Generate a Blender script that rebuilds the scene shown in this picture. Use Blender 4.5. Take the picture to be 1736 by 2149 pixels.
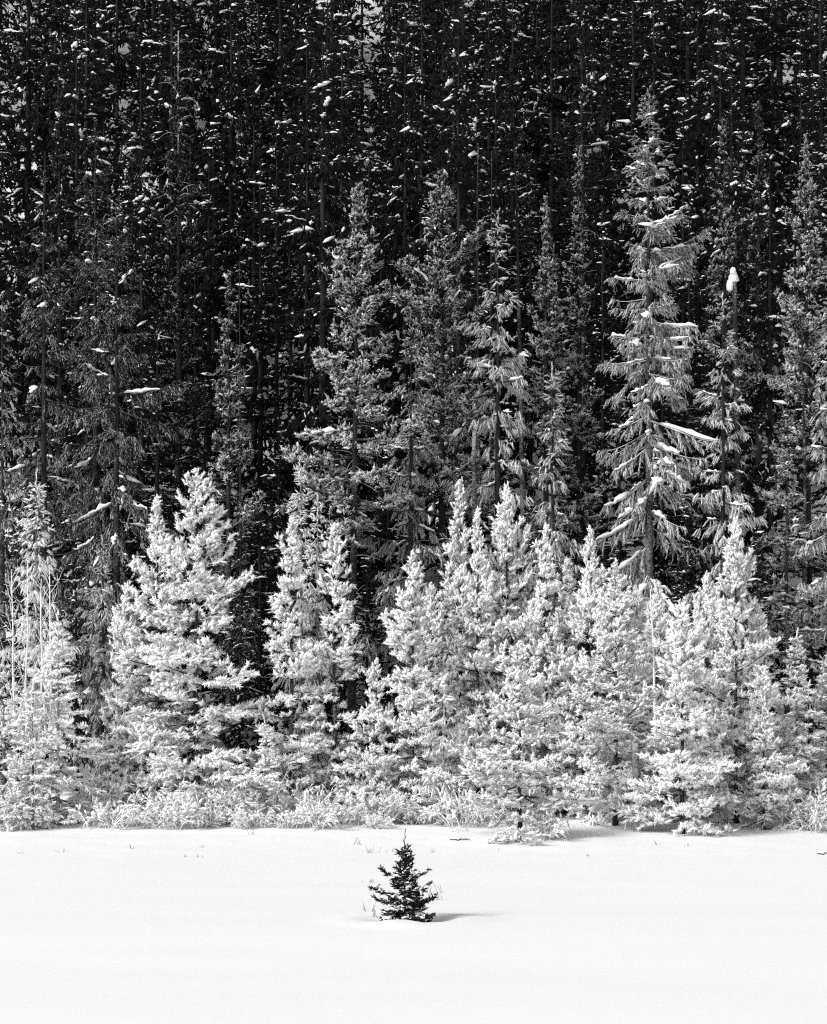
import bpy, math, random
import numpy as np

# ------------------------------------------------------------------ camera, sky, sun, exposure
for o in list(bpy.data.objects):
    bpy.data.objects.remove(o, do_unlink=True)
SC = bpy.context.scene
COL = SC.collection
CAM_H = 6.0                      # the photographer stands on a bank above the meadow
FPX = 5555.0                     # focal length in pixels of a 1736 px wide frame
CX, HY = 868.0, 1333.0           # principal column and horizon row in that frame

cd = bpy.data.cameras.new('camera')
cam = bpy.data.objects.new('camera', cd)
COL.objects.link(cam)
cam.location = (0, 0, CAM_H)
cam.rotation_euler = (math.radians(90), 0, 0)
cd.sensor_fit = 'HORIZONTAL'
cd.sensor_width = 36.0
cd.lens = 36.0 * FPX / 1736.0
cd.shift_y = (HY - 2149 / 2) / 1736.0
cd.clip_start = 0.5
cd.clip_end = 3000
SC.camera = cam

SUN_EL, SUN_AZ = 34.0, 228.0     # azimuth clockwise from +Y (view direction): behind the camera, to its left
w = bpy.data.worlds.new('World')
SC.world = w
w.use_nodes = True
nt = w.node_tree
nt.nodes.clear()
sky = nt.nodes.new('ShaderNodeTexSky')
sky.sky_type = 'NISHITA'
sky.sun_disc = False
sky.sun_elevation = math.radians(SUN_EL)
sky.sun_rotation = math.radians(SUN_AZ)
bw = nt.nodes.new('ShaderNodeRGBToBW')           # black-and-white photograph: neutral light
bg = nt.nodes.new('ShaderNodeBackground')
bg.inputs['Strength'].default_value = 0.115
wo = nt.nodes.new('ShaderNodeOutputWorld')
nt.links.new(sky.outputs[0], bw.inputs[0])
nt.links.new(bw.outputs[0], bg.inputs[0])
nt.links.new(bg.outputs[0], wo.inputs[0])

sd = bpy.data.lights.new('sun', 'SUN')
sd.energy = 2.1
sd.angle = math.radians(20.0)
sun = bpy.data.objects.new('sun', sd)
COL.objects.link(sun)
az, el = math.radians(SUN_AZ), math.radians(SUN_EL)
sdir = np.array([math.sin(az) * math.cos(el), math.cos(az) * math.cos(el), math.sin(el)])
from mathutils import Vector, Matrix
sun.rotation_euler = Vector(sdir).to_track_quat('Z', 'Y').to_euler()

SC.view_settings.view_transform = 'Standard'
SC.view_settings.look = 'None'
SC.view_settings.exposure = 0.64
SC.view_settings.gamma = 1.0
SC.view_settings.use_curve_mapping = False
SC.render.engine = 'CYCLES'
SC.cycles.use_denoising = False
SC.cycles.max_bounces = 6
SC.cycles.diffuse_bounces = 5
SC.cycles.glossy_bounces = 1
SC.cycles.use_adaptive_sampling = False
SC.render.film_transparent = False
SC.cycles.pixel_filter_type = 'BLACKMAN_HARRIS'
SC.cycles.filter_width = 1.2

# ------------------------------------------------------------------ materials
def mat(name):
    m = bpy.data.materials.new(name)
    m.use_nodes = True
    n = m.node_tree
    b = n.nodes['Principled BSDF']
    b.inputs['Specular IOR Level'].default_value = 0.08
    b.inputs['Roughness'].default_value = 0.85
    return m, n, b

def nd(n, t, **kw):
    x = n.nodes.new(t)
    for k, v in kw.items():
        setattr(x, k, v)
    return x

def math_node(n, op, a, b=None, c=None, clamp=False):
    x = nd(n, 'ShaderNodeMath', operation=op)
    x.use_clamp = clamp
    for i, v in enumerate((a, b, c)):
        if v is None:
            continue
        if isinstance(v, (int, float)):
            x.inputs[i].default_value = v
        else:
            n.links.new(v, x.inputs[i])
    return x.outputs[0]

def ramp_mix(n, fac, c0, c1):
    mx = nd(n, 'ShaderNodeMix', data_type='RGBA')
    n.links.new(fac, mx.inputs['Factor'])
    mx.inputs['A'].default_value = (c0, c0, c0, 1)
    mx.inputs['B'].default_value = (c1, c1, c1, 1)
    return mx.outputs['Result']

def frosted(name, dark, white, tipw, upw, noisew, soft, off=0.0):
    """needles (or bark) of tone `dark` under hoar frost of tone `white`; the thing's own 'frost' says how much"""
    m, n, b = mat(name)
    geo = nd(n, 'ShaderNodeNewGeometry')
    sep = nd(n, 'ShaderNodeSeparateXYZ')
    n.links.new(geo.outputs['Normal'], sep.inputs[0])
    up = math_node(n, 'MULTIPLY_ADD', sep.outputs['Z'], 0.5, 0.5)
    at = nd(n, 'ShaderNodeAttribute', attribute_type='GEOMETRY', attribute_name='tip')
    fr = nd(n, 'ShaderNodeAttribute', attribute_type='OBJECT', attribute_name='frost')
    n1 = nd(n, 'ShaderNodeTexNoise')
    n1.inputs['Scale'].default_value = 0.8
    n1.inputs['Detail'].default_value = 4
    n1.inputs['Roughness'].default_value = 0.65
    n.links.new(geo.outputs['Position'], n1.inputs['Vector'])
    n2 = nd(n, 'ShaderNodeTexNoise')
    n2.inputs['Scale'].default_value = 16
    n2.inputs['Detail'].default_value = 2
    n.links.new(geo.outputs['Position'], n2.inputs['Vector'])
    ns = math_node(n, 'ADD', n1.outputs[0], n2.outputs[0])
    x = math_node(n, 'MULTIPLY', at.outputs['Fac'], tipw)
    x = math_node(n, 'MULTIPLY_ADD', up, upw, x)
    x = math_node(n, 'MULTIPLY_ADD', ns, noisew * 0.5, x)
    x = math_node(n, 'ADD', x, fr.outputs['Fac'])
    # the rime came out of ground fog: it thins out with height above the meadow
    ps = nd(n, 'ShaderNodeSeparateXYZ')
    n.links.new(geo.outputs['Position'], ps.inputs[0])
    hz = math_node(n, 'MULTIPLY_ADD', ps.outputs['Z'], 0.011, -0.08, clamp=True)
    x = math_node(n, 'SUBTRACT', x, hz)
    x = math_node(n, 'SUBTRACT', x, 1.0 + off)
    f = math_node(n, 'MULTIPLY_ADD', x, 1.0 / soft, 0.15, clamp=True)
    n.links.new(ramp_mix(n, f, dark, white), b.inputs['Base Color'])
    return m

M_NEEDLE = frosted('frosted_needles', 0.012, 0.88, 0.75, 0.20, 0.46, 0.52, 0.15)
M_BARK = frosted('frosted_bark', 0.024, 0.78, 0.10, 0.35, 0.65, 0.40)
M_TWIG = frosted('frosted_twigs', 0.03, 0.86, 0.65, 0.20, 0.35, 0.35)

def snow_mat(name, base, big, fine, strength):
    m, n, b = mat(name)
    tc = nd(n, 'ShaderNodeNewGeometry')
    n1 = nd(n, 'ShaderNodeTexNoise')
    n1.inputs['Scale'].default_value = big
    n1.inputs['Detail'].default_value = 4
    n.links.new(tc.outputs['Position'], n1.inputs['Vector'])
    n2 = nd(n, 'ShaderNodeTexNoise')
    n2.inputs['Scale'].default_value = fine
    n2.inputs['Detail'].default_value = 3
    n.links.new(tc.outputs['Position'], n2.inputs['Vector'])
    h = math_node(n, 'MULTIPLY_ADD', n2.outputs[0], 0.35, n1.outputs[0])
    bp = nd(n, 'ShaderNodeBump')
    bp.inputs['Strength'].default_value = strength
    bp.inputs['Distance'].default_value = 0.03
    n.links.new(h, bp.inputs['Height'])
    n.links.new(bp.outputs[0], b.inputs['Normal'])
    n.links.new(ramp_mix(n, n2.outputs[0], base * 0.96, base), b.inputs['Base Color'])
    b.inputs['Roughness'].default_value = 0.9
    return m

M_SNOW = snow_mat('snow', 0.90, 9, 40, 0.5)
M_FIELD = snow_mat('field_snow', 0.90, 2.5, 22, 0.22)

m, n, b = mat('boulder_stone')
tc = nd(n, 'ShaderNodeNewGeometry')
n1 = nd(n, 'ShaderNodeTexNoise'); n1.inputs['Scale'].default_value = 7; n1.inputs['Detail'].default_value = 6
n.links.new(tc.outputs['Position'], n1.inputs['Vector'])
n.links.new(ramp_mix(n, n1.outputs[0], 0.05, 0.42), b.inputs['Base Color'])
M_STONE = m

# ------------------------------------------------------------------ mesh helpers (numpy)
RNG = np.random.default_rng(7)

def mesh_from(name, parts, mats, smooth=True):
    """parts: list of (V (n,3), F (m,3), tip (n,), material index)"""
    vs, fs, ts, ms, off = [], [], [], [], 0
    for V, F, T, mi in parts:
        if len(V) == 0:
            continue
        vs.append(V); fs.append(F + off); ts.append(T); ms.append(np.full(len(F), mi, np.int32))
        off += len(V)
    V = np.concatenate(vs).astype(np.float32); F = np.concatenate(fs).astype(np.int32)
    T = np.concatenate(ts).astype(np.float32); MI = np.concatenate(ms)
    me = bpy.data.meshes.new(name)
    me.vertices.add(len(V)); me.vertices.foreach_set('co', V.ravel())
    me.loops.add(len(F) * 3); me.loops.foreach_set('vertex_index', F.ravel())
    me.polygons.add(len(F))
    me.polygons.foreach_set('loop_start', np.arange(0, len(F) * 3, 3, dtype=np.int32))
    me.polygons.foreach_set('material_index', MI)
    me.polygons.foreach_set('use_smooth', np.full(len(F), smooth, dtype=bool))
    me.update(calc_edges=True)
    a = me.attributes.new('tip', 'FLOAT', 'POINT')
    a.data.foreach_set('value', T)
    for mm in mats:
        me.materials.append(mm)
    return me

def link(name, data, parent=None, **props):
    o = bpy.data.objects.new(name, data)
    COL.objects.link(o)
    if parent is not None:
        o.parent = parent
    for k, v in props.items():
        o[k] = v
    return o

def unit(v):
    return v / np.maximum(np.linalg.norm(v, axis=-1, keepdims=True), 1e-9)

def frames(d):
    d = unit(d)
    up = np.zeros_like(d); up[..., 2] = 1.0
    bad = np.abs(d[..., 2]) > 0.95
    up[bad] = (1.0, 0.0, 0.0)
    a = unit(np.cross(up, d))
    b2 = np.cross(d, a)
    return a, b2, d

def tubes(P, R, k=5, tip=0.3, squash=1.0):
    """P (N,M,3) polylines, R (N,M) radii; closed ends"""
    N, M, _ = P.shape
    T = np.gradient(P, axis=1)
    a, b2, d = frames(T)
    ang = np.linspace(0, 2 * math.pi, k, endpoint=False)
    ring = a[:, :, None, :] * np.cos(ang)[None, None, :, None] + b2[:, :, None, :] * np.sin(ang)[None, None, :, None] * squash
    V = P[:, :, None, :] + ring * R[:, :, None, None]
    V = V.reshape(N, M * k, 3)
    i, j = np.meshgrid(np.arange(M - 1), np.arange(k), indexing='ij')
    p0 = i * k + j; p1 = i * k + (j + 1) % k; p2 = p0 + k; p3 = p1 + k
    F = np.concatenate([np.stack([p0, p1, p3], -1).reshape(-1, 3), np.stack([p0, p3, p2], -1).reshape(-1, 3)])
    cap = [[(M - 1) * k, (M - 1) * k + c, (M - 1) * k + c + 1] for c in range(1, k - 1)] + [[0, c + 1, c] for c in range(1, k - 1)]
    F = np.concatenate([F, np.array(cap)])
    F = (F[None] + (np.arange(N) * M * k)[:, None, None]).reshape(-1, 3)
    V = V.reshape(-1, 3)
    t = np.broadcast_to(np.asarray(tip, dtype=float), (N, M)) if np.ndim(tip) else np.full((N, M), float(tip))
    return V, F, np.repeat(t.reshape(-1), k)

def tuft_templates(n, seed, needles=11, k=4):
    """needle tufts along +z: a slim shoot with needles bristling out and forward; frost sits on the needle ends"""
    r = np.random.default_rng(seed)
    out = []
    for q in range(n):
        V, T, F = [(0, 0, 0)], [0.15], []
        for s_, rad in ((0.38, 0.58), (0.78, 0.50)):
            for c in range(k):
                an = 2 * math.pi * (c + (0.5 if s_ > 0.5 else 0)) / k + r.uniform(-.3, .3)
                rr_ = rad * r.uniform(0.75, 1.25)
                V.append((rr_ * math.cos(an), rr_ * math.sin(an), s_ + r.uniform(-.08, .08))); T.append(r.uniform(0.25, 0.6))
        V.append((r.uniform(-.15, .15), r.uniform(-.15, .15), 1.0)); T.append(0.8)
        for c in range(k):
            d = (c + 1) % k
            F += [(0, 1 + d, 1 + c), (1 + c, 1 + d, 1 + k + c), (1 + d, 1 + k + d, 1 + k + c), (1 + k + c, 1 + k + d, 1 + 2 * k)]
        for q2 in range(needles):
            an = 2.4 * q2 + r.uniform(-.4, .4)
            z0 = 0.12 + 0.80 * (q2 + r.uniform(0, 1)) / needles
            r0, r1 = 0.32, r.uniform(0.85, 1.4)
            z1 = z0 + r.uniform(0.12, 0.40)
            wd = r.uniform(0.17, 0.30)
            ca, sa = math.cos(an), math.sin(an)
            b_ = len(V)
            V += [(r0 * ca - wd * sa, r0 * sa + wd * ca, z0), (r0 * ca + wd * sa, r0 * sa - wd * ca, z0 + r.uniform(-.06, .06)), (r1 * ca, r1 * sa, z1)]
            T += [0.45, 0.45, 1.0]
            F.append((b_, b_ + 1, b_ + 2))
        out.append((np.array(V), np.array(F), np.array(T)))
    return out

TUFT = tuft_templates(10, 3)
TUFT_FAR = tuft_templates(10, 4, needles=7, k=3)

def blob_templates(n, seed):
    r = np.random.default_rng(seed)
    out = []
    for q in range(n):
        k, rings = 7, 3
        V = [(0, 0, -0.35)]
        for i in range(rings):
            ph = -0.35 + (i + 0.5) / rings * 1.55
            for c in range(k):
                an = 2 * math.pi * (c + 0.5 * (i % 2)) / k
                rr = math.cos(ph) * r.uniform(0.75, 1.2)
                V.append((rr * math.cos(an), rr * math.sin(an), math.sin(ph) * r.uniform(.8, 1.1)))
        V.append((0, 0, 1.0))
        F = []
        for c in range(k):
            d = (c + 1) % k
            F.append((0, 1 + d, 1 + c))
            for i in range(rings - 1):
                A = 1 + i * k
                F.append((A + c, A + d, A + k + d)); F.append((A + c, A + k + d, A + k + c))
            F.append((1 + (rings - 1) * k + c, 1 + (rings - 1) * k + d, 1 + rings * k))
        out.append((np.array(V), np.array(F), np.ones(len(V))))
    return out

BLOB = blob_templates(6, 11)

def scatter(tmpl, pos, dirs, length, rad, r, tipscale=None):
    """place templates: z axis along dirs"""
    N = len(pos)
    if N == 0:
        return np.zeros((0, 3)), np.zeros((0, 3), int), np.zeros(0)
    a, b2, d = frames(dirs)
    spin = r.uniform(0, 2 * math.pi, N)[:, None]
    a2 = a * np.cos(spin) + b2 * np.sin(spin)
    b3 = -a * np.sin(spin) + b2 * np.cos(spin)
    idx = r.integers(0, len(tmpl), N)
    nv = len(tmpl[0][0])
    TV = np.stack([t[0] for t in tmpl])[idx]
    TF = np.stack([t[1] for t in tmpl])[idx]
    TT = np.stack([t[2] for t in tmpl])[idx]
    rad = np.broadcast_to(rad, (N,)); length = np.broadcast_to(length, (N,))
    V = pos[:, None] + (TV[..., 0:1] * a2[:, None] + TV[..., 1:2] * b3[:, None]) * rad[:, None, None] + TV[..., 2:3] * d[:, None] * length[:, None, None]
    F = TF + (np.arange(N) * nv)[:, None, None]
    if tipscale is not None:
        TT = TT * tipscale[:, None]
    return V.reshape(-1, 3), F.reshape(-1, 3), TT.reshape(-1)

def interp(P, s):
    """P (N,M,3), s (N,) in 0..1"""
    M = P.shape[1]
    x = np.clip(s, 0, 0.9999) * (M - 1)
    i = x.astype(int); f = (x - i)[:, None]
    n_ = np.arange(len(P))
    return P[n_, i] * (1 - f) + P[n_, i + 1] * f

def tangent(P, s):
    M = P.shape[1]
    i = (np.clip(s, 0, 0.9999) * (M - 1)).astype(int)
    n_ = np.arange(len(P))
    return unit(P[n_, i + 1] - P[n_, i])

def dir_from(azm, elv):
    return np.stack([np.cos(azm) * np.cos(elv), np.sin(azm) * np.cos(elv), np.sin(elv)], -1)

# ------------------------------------------------------------------ ground
def hash_noise(x, y, sc, seed):
    """smooth value noise, vectorised"""
    x = np.asarray(x, float) / sc; y = np.asarray(y, float) / sc
    xi, yi = np.floor(x), np.floor(y)
    fx, fy = x - xi, y - yi
    fx = fx * fx * (3 - 2 * fx); fy = fy * fy * (3 - 2 * fy)
    def h(a, b_):
        v = np.sin(a * 127.1 + b_ * 311.7 + seed * 17.3) * 43758.5453
        return v - np.floor(v)
    return (h(xi, yi) * (1 - fx) + h(xi + 1, yi) * fx) * (1 - fy) + (h(xi, yi + 1) * (1 - fx) + h(xi + 1, yi + 1) * fx) * fy - 0.5

SAP = np.array([(850 - CX) * 55.4 / FPX, 55.4])      # the little fir in the meadow

def ground(x, y):
    x = np.asarray(x, float); y = np.asarray(y, float)
    z = 0.60 * 4.0 * np.logaddexp(0, (y - 91.0) / 4.0)
    z = z + hash_noise(x, y, 9, 1) * np.clip((y - 86) / 20, 0, 1) * 2.2
    z = z + hash_noise(x * 0.35, y, 6, 2) * 0.10 + hash_noise(x * 0.4, y, 1.7, 3) * 0.035
    z = z + hash_noise(x, y, 0.6, 5) * 0.05 * np.clip((y - 68) / 8, 0, 1)
    d2 = (x - SAP[0] - 0.1) ** 2 + (y - SAP[1] - 0.1) ** 2
    z = z - 0.20 * np.exp(-d2 / 0.55) + 0.07 * np.exp(-((np.sqrt(d2) - 1.15) / 0.45) ** 2)
    z = z + 0.10 * np.exp(-((x - SAP[0] + 0.15) ** 2 + (y - SAP[1] + 0.95) ** 2) / 0.10)
    z = z + np.where(y < 30, (30 - y) * 0.16, 0) * (y > -8) + np.where(y <= -8, 6.08, 0) * 0
    return z

def g1(x, y):
    return float(ground(np.array([x]), np.array([y]))[0])

xs = np.unique(np.concatenate([np.arange(-400, -40, 20), np.arange(-40, -16, 1.5), np.arange(-16, 16.01, 0.36), np.arange(17, 40, 1.5), np.arange(40, 401, 20)]))
ys = np.unique(np.concatenate([np.arange(-8, 36, 2.0), np.arange(36, 90.01, 0.36), np.arange(91, 190, 1.5), np.arange(190, 420, 12)]))
X, Y = np.meshgrid(xs, ys)
Z = ground(X, Y)
V = np.stack([X, Y, Z], -1).reshape(-1, 3)
nx, ny = len(xs), len(ys)
I, J = np.meshgrid(np.arange(ny - 1), np.arange(nx - 1), indexing='ij')
p = (I * nx + J).ravel()
F = np.concatenate([np.stack([p, p + 1, p + nx + 1], -1), np.stack([p, p + nx + 1, p + nx], -1)])
link('snow_ground', mesh_from('snow_ground', [(V, F, np.ones(len(V)), 0)], [M_FIELD]), kind='structure',
     label='smooth snow meadow running back to a steep wooded hillside')

# ------------------------------------------------------------------ tree builder
KIND = {
    # elevation at top / base, tip bend, profile power, whorl spacing, branches per whorl, tuft length, tuft radius, side angle
    'pine':   dict(e0=62, e1=2, bend=28, pw=0.74, sp=(0.22, 0.44), nb=6, tl=(0.16, 0.30), tr=(0.056, 0.090), side=(30, 85), tw=0.11, hang=-0.30, fill=0.15, lead=0.062),
    'spruce': dict(e0=38, e1=-34, bend=18, pw=0.80, sp=(0.22, 0.46), nb=6, tl=(0.18, 0.36), tr=(0.030, 0.050), side=(25, 75), tw=0.115, hang=1.0, fill=0.03, lead=0.034),
    'fir':    dict(e0=30, e1=-14, bend=6, pw=0.85, sp=(0.17, 0.34), nb=7, tl=(0.15, 0.24), tr=(0.038, 0.060), side=(40, 60), tw=0.12, hang=0.08, fill=0.2, lead=0.036),
}

def grow(kind, H, R, seed, base=0.04, dens=1.0, tscale=1.0, column=0.0, gap=0.0, trunk_r=None, lean=0.0, snow=0.25,
         flecks=0.02, fleck_size=(0.05, 0.11), lop=0.25, twigs=True, e1=None, ridge=(0.05, 0.11), dead=None, over=None, limbs=None, far=False):
    """returns limbs, tufts, snow lumps of one tree standing at the origin"""
    K = dict(KIND[kind])
    K.update(over or {})
    r = np.random.default_rng(seed)
    zb = base * H
    zs, z = [], H - (0.18 if kind == 'pine' else 0.4)
    while z > zb:
        t = (H - z) / (H - zb)
        zs.append(z)
        z -= (K['sp'][0] + (K['sp'][1] - K['sp'][0]) * min(1, t * 1.6)) * r.uniform(0.7, 1.3) / dens ** 0.5
    zs = np.array(zs)
    nb = np.maximum(2, r.poisson(K['nb'] * dens ** 0.5, len(zs)))
    bz = np.repeat(zs, nb) + r.uniform(-.14, .06, nb.sum())
    t = np.clip((H - bz) / (H - zb), 0.0, 1)
    keep = r.uniform(0, 1, len(bz)) > gap * np.clip(t * 1.5, 0, 1)
    bz, t = np.maximum(bz[keep], 0.05), t[keep]
    B = len(bz)
    azm = r.uniform(0, 2 * math.pi, B)
    prof = (1 - column) * t ** K['pw'] + column * np.clip(t * 2.6, 0, 1) ** 0.75
    prof = prof * (1 - 0.22 * np.clip((t - 0.8) / 0.2, 0, 1))
    lob = 1 + lop * np.sin(azm * 2 + bz * 0.9 + seed) + lop * 0.8 * np.sin(azm + bz * 2.3 + seed * 1.7)
    inner = np.where(r.uniform(0, 1, B) < 0.30, r.uniform(0.25, 0.65, B), 1.0)
    L = np.maximum(0.10, inner * 1.18 * R * prof * lob * r.uniform(0.62, 1.12, B) * np.where(r.uniform(0, 1, B) < 0.07, 1.32, 1.0) + 0.05)
    ee1 = K['e1'] if e1 is None else e1
    elv = np.radians(K['e0'] + (ee1 - K['e0']) * np.clip(t * 1.25, 0, 1) ** 0.8 + r.normal(0, 9, B))
    if limbs is not None:
        q_ = np.array(limbs, float)
        bz, azm, L, elv = q_[:, 0], np.radians(q_[:, 1]), q_[:, 2], np.radians(q_[:, 3])
        t = np.clip((H - bz) / (H - zb), 0, 1); B = len(bz)
        prof = L / R
    M = 7
    s = np.linspace(0, 1, M)
    bend = np.radians(K['bend']) * r.uniform(0.3, 1.3, B)
    sag = np.radians(14 if kind == 'spruce' else 5) * np.clip(t, 0, 1)
    e_s = elv[:, None] + bend[:, None] * s ** 2 - sag[:, None] * np.sin(s * math.pi)
    a_s = azm[:, None] + (r.normal(0, 0.16, B)[:, None] * s + r.normal(0, 0.05, (B, M)))
    step = dir_from(a_s, e_s) * (L / (M - 1))[:, None, None]
    P = np.zeros((B, M, 3))
    P[:, 1:] = np.cumsum(step[:, 1:], axis=1)
    leanx = lambda zz: lean * (np.clip(zz, 0, H) / H) ** 1.5
    P[..., 2] += bz[:, None]
    P[..., 0] += leanx(bz)[:, None]
    tr = trunk_r or 0.0075 * H + 0.02
    trz = tr * np.clip(1 - bz / H, 0.03, 1) ** 0.85
    # twigs on the limbs
    ntw = np.maximum(2, (L / K['tw'] * dens ** 0.3).astype(int))
    bi = np.repeat(np.arange(B), ntw)
    N = len(bi)
    ts = K['fill'] + (1 - K['fill']) * r.uniform(0, 1, N) ** 0.9
    p0 = interp(P[bi], ts)
    dt = tangent(P[bi], ts)
    sgn = np.where(r.uniform(0, 1, N) < 0.5, -1.0, 1.0)
    side = np.radians(r.uniform(*K['side'], N)) * sgn
    az2 = np.arctan2(dt[:, 1], dt[:, 0]) + side
    el2 = np.arcsin(np.clip(dt[:, 2], -1, 1)) + r.normal(0, 0.25 if kind == 'pine' else 0.12, N) - (0.45 if kind == 'spruce' else 0)
    l2 = np.clip((0.12 + 0.42 * (1 - ts)) * L[bi] * r.uniform(0.5, 1.1, N), 0.08, 0.75)
    dtw = dir_from(az2, el2)
    # the leader end of each limb carries a tuft too
    p0 = np.concatenate([p0, P[:, -2]]); dtw = np.concatenate([dtw, unit(P[:, -1] - P[:, -2])])
    l2 = np.concatenate([l2, L / (M - 1)]); bi = np.concatenate([bi, np.arange(B)])
    # tufts on the twigs
    tl = K['tl'][0] * tscale
    ntf = np.maximum(1, np.ceil(l2 / (tl * (1.0 if kind != 'spruce' else 0.55))).astype(int))
    ti = np.repeat(np.arange(len(l2)), ntf)
    first = np.concatenate([[0], np.cumsum(ntf)[:-1]])
    k_in = np.arange(len(ti)) - first[ti]
    frac = (k_in + 1.0) / ntf[ti]
    pos = p0[ti] + dtw[ti] * (l2[ti] * frac)[:, None]
    NT = len(ti)
    jit = r.normal(0, 0.55 if kind == 'pine' else 0.33, (NT, 3))
    d = dtw[ti] + jit
    if kind == 'spruce':
        hang = r.uniform(0.4, 1.3, NT) * np.clip(t[bi[ti]] * 3.0, 0.05, 1) * K['hang']
        d = unit(d); d[:, 2] -= hang * 1.5
    else:
        d[:, 2] -= K['hang']
    d = unit(d)
    tb = bi[ti]
    sz = np.clip(0.55 + t[tb] * 2.2, 0.55, 1.0)
    ln = r.uniform(*K['tl'], NT) * tscale * sz
    rd = r.uniform(*K['tr'], NT) * tscale * sz
    pos = pos - d * ln[:, None] * 0.35
    tipscale = r.uniform(0.70, 1.10, NT)
    # leader
    nl = 9
    lz = np.linspace(H - min(0.9, 0.3 * H), H - 0.12 * tscale, nl)
    lead_p = np.stack([np.full(nl, leanx(H)), np.zeros(nl), lz], -1)
    lead_d = np.tile([0, 0, 1.0], (nl, 1)) + r.normal(0, .25, (nl, 3))
    pos = np.concatenate([pos, lead_p]); d = np.concatenate([d, unit(lead_d)])
    ln = np.concatenate([ln, np.full(nl, 0.2 * min(tscale, 1.1))]); rd = np.concatenate([rd, np.full(nl, K['lead'] * min(tscale, 1.1))])
    tb = np.concatenate([tb, np.full(nl, -1)]); tipscale = np.concatenate([tipscale, np.ones(nl)])
    # trunk line
    m = 14
    zz = np.linspace(-0.35, H - 0.05, m)
    TP = np.stack([leanx(np.clip(zz, 0, H)) + r.normal(0, 0.012, m), r.normal(0, 0.012, m), zz], -1)[None]
    TR = (tr * np.clip(1 - np.clip(zz, 0, H) / H, 0.02, 1) ** 0.85 * np.where(zz < 0.2, 1.35, 1.0))[None]
    limb_r = (0.010 + 0.016 * L / max(R, 0.5) * min(1.6, R))[:, None] * (1 - 0.75 * s)[None] * np.minimum(1, trz / 0.05)[:, None]
    limb_r = np.maximum(limb_r, 0.005)
    # bare dead limbs on the lower trunk
    DP = np.zeros((0, 6, 3)); DR = np.zeros((0, 6))
    if dead:
        nd_, f0, f1, dl = dead
        dz = r.uniform(f0, f1, nd_) * H
        da = r.uniform(0, 2 * math.pi, nd_)
        de = np.radians(r.normal(18, 16, nd_))
        q6 = np.linspace(0, 1, 6)
        es = de[:, None] - 0.75 * q6 ** 1.5 + r.normal(0, 0.10, (nd_, 6))
        st = dir_from(da[:, None] + r.normal(0, 0.12, (nd_, 6)), es) * (dl * r.uniform(0.4, 1.1, nd_) / 5)[:, None, None]
        DP = np.zeros((nd_, 6, 3)); DP[:, 1:] = np.cumsum(st[:, 1:], 1)
        DP[..., 2] += dz[:, None]; DP[..., 0] += leanx(dz)[:, None]
        DR = (0.022 * (1 - 0.8 * q6))[None] * r.uniform(0.7, 1.3, nd_)[:, None]
    # snow loads along limbs
    ridges = []
    has = np.where((r.uniform(0, 1, B) < snow * np.clip(0.4 + t * 0.8, 0, 1)) & (L > 0.4))[0]
    for q in has:
        a0 = r.uniform(0.08, 0.50); a1 = min(1.02, a0 + r.uniform(0.35, 0.85))
        mm = 9
        ss = np.linspace(a0, a1, mm)
        pp = interp(np.repeat(P[q:q + 1], mm, 0), ss)
        rr = 0.62 * r.uniform(*ridge) * (0.55 + 0.45 * min(1.6, L[q])) * (0.75 + 0.6 * t[q]) * np.sin(np.linspace(0.10, math.pi - 0.14, mm)) ** 0.5 * (r.uniform(0.45, 1.25, mm) + 0.7 * (np.arange(mm) == r.integers(2, mm - 1)))
        pp[:, 2] += rr * 0.5 + (0.05 if H > 4 else 0.012)
        pp[:, :2] += r.normal(0, 0.035, (mm, 2)); pp[:, 2] += r.normal(0, 0.012, mm)
        ridges.append((q, pp[None], rr[None]))
    nf = int(NT * flecks)
    pick = r.choice(NT, nf, replace=False) if nf else np.zeros(0, int)
    fpos = pos[pick] + d[pick] * ln[pick][:, None] * 0.4
    fpos[:, 2] += 0.03 if H > 4 else 0.022
    fsz = fleck_size[0] * np.exp(np.minimum(r.exponential(math.log(fleck_size[1] / fleck_size[0]) * 0.5, nf), 1.45))
    fdir = dtw[ti][pick] + r.normal(0, 0.35, (nf, 3))
    fdir[:, 2] *= 0.4
    return dict(far=far, DP=DP, DR=DR, P=P, limb_r=limb_r, TP=TP, TR=TR, pos=pos, d=d, ln=ln, rd=rd, tb=tb, tip=tipscale, ridges=ridges,
                fpos=fpos, fsz=fsz, fdir=fdir, p0=p0, dtw=dtw, l2=l2, twb=bi, rng=r, H=H, B=B, twigs=twigs)

def tuft_mesh(g, sel=None):
    sel = slice(None) if sel is None else sel
    return scatter(TUFT_FAR if g['far'] else TUFT, g['pos'][sel], g['d'][sel], g['ln'][sel], g['rd'][sel], g['rng'], g['tip'][sel])

def twig_mesh(g, sel=None):
    sel = slice(None) if sel is None else sel
    p0, d, l = g['p0'][sel], g['dtw'][sel], g['l2'][sel]
    if len(p0) == 0:
        return np.zeros((0, 3)), np.zeros((0, 3), int), np.zeros(0)
    P = np.stack([p0, p0 + d * l[:, None]], 1)
    return tubes(P, np.stack([np.full(len(l), 0.012), np.full(len(l), 0.006)], 1), 3, 0.3)

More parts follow.
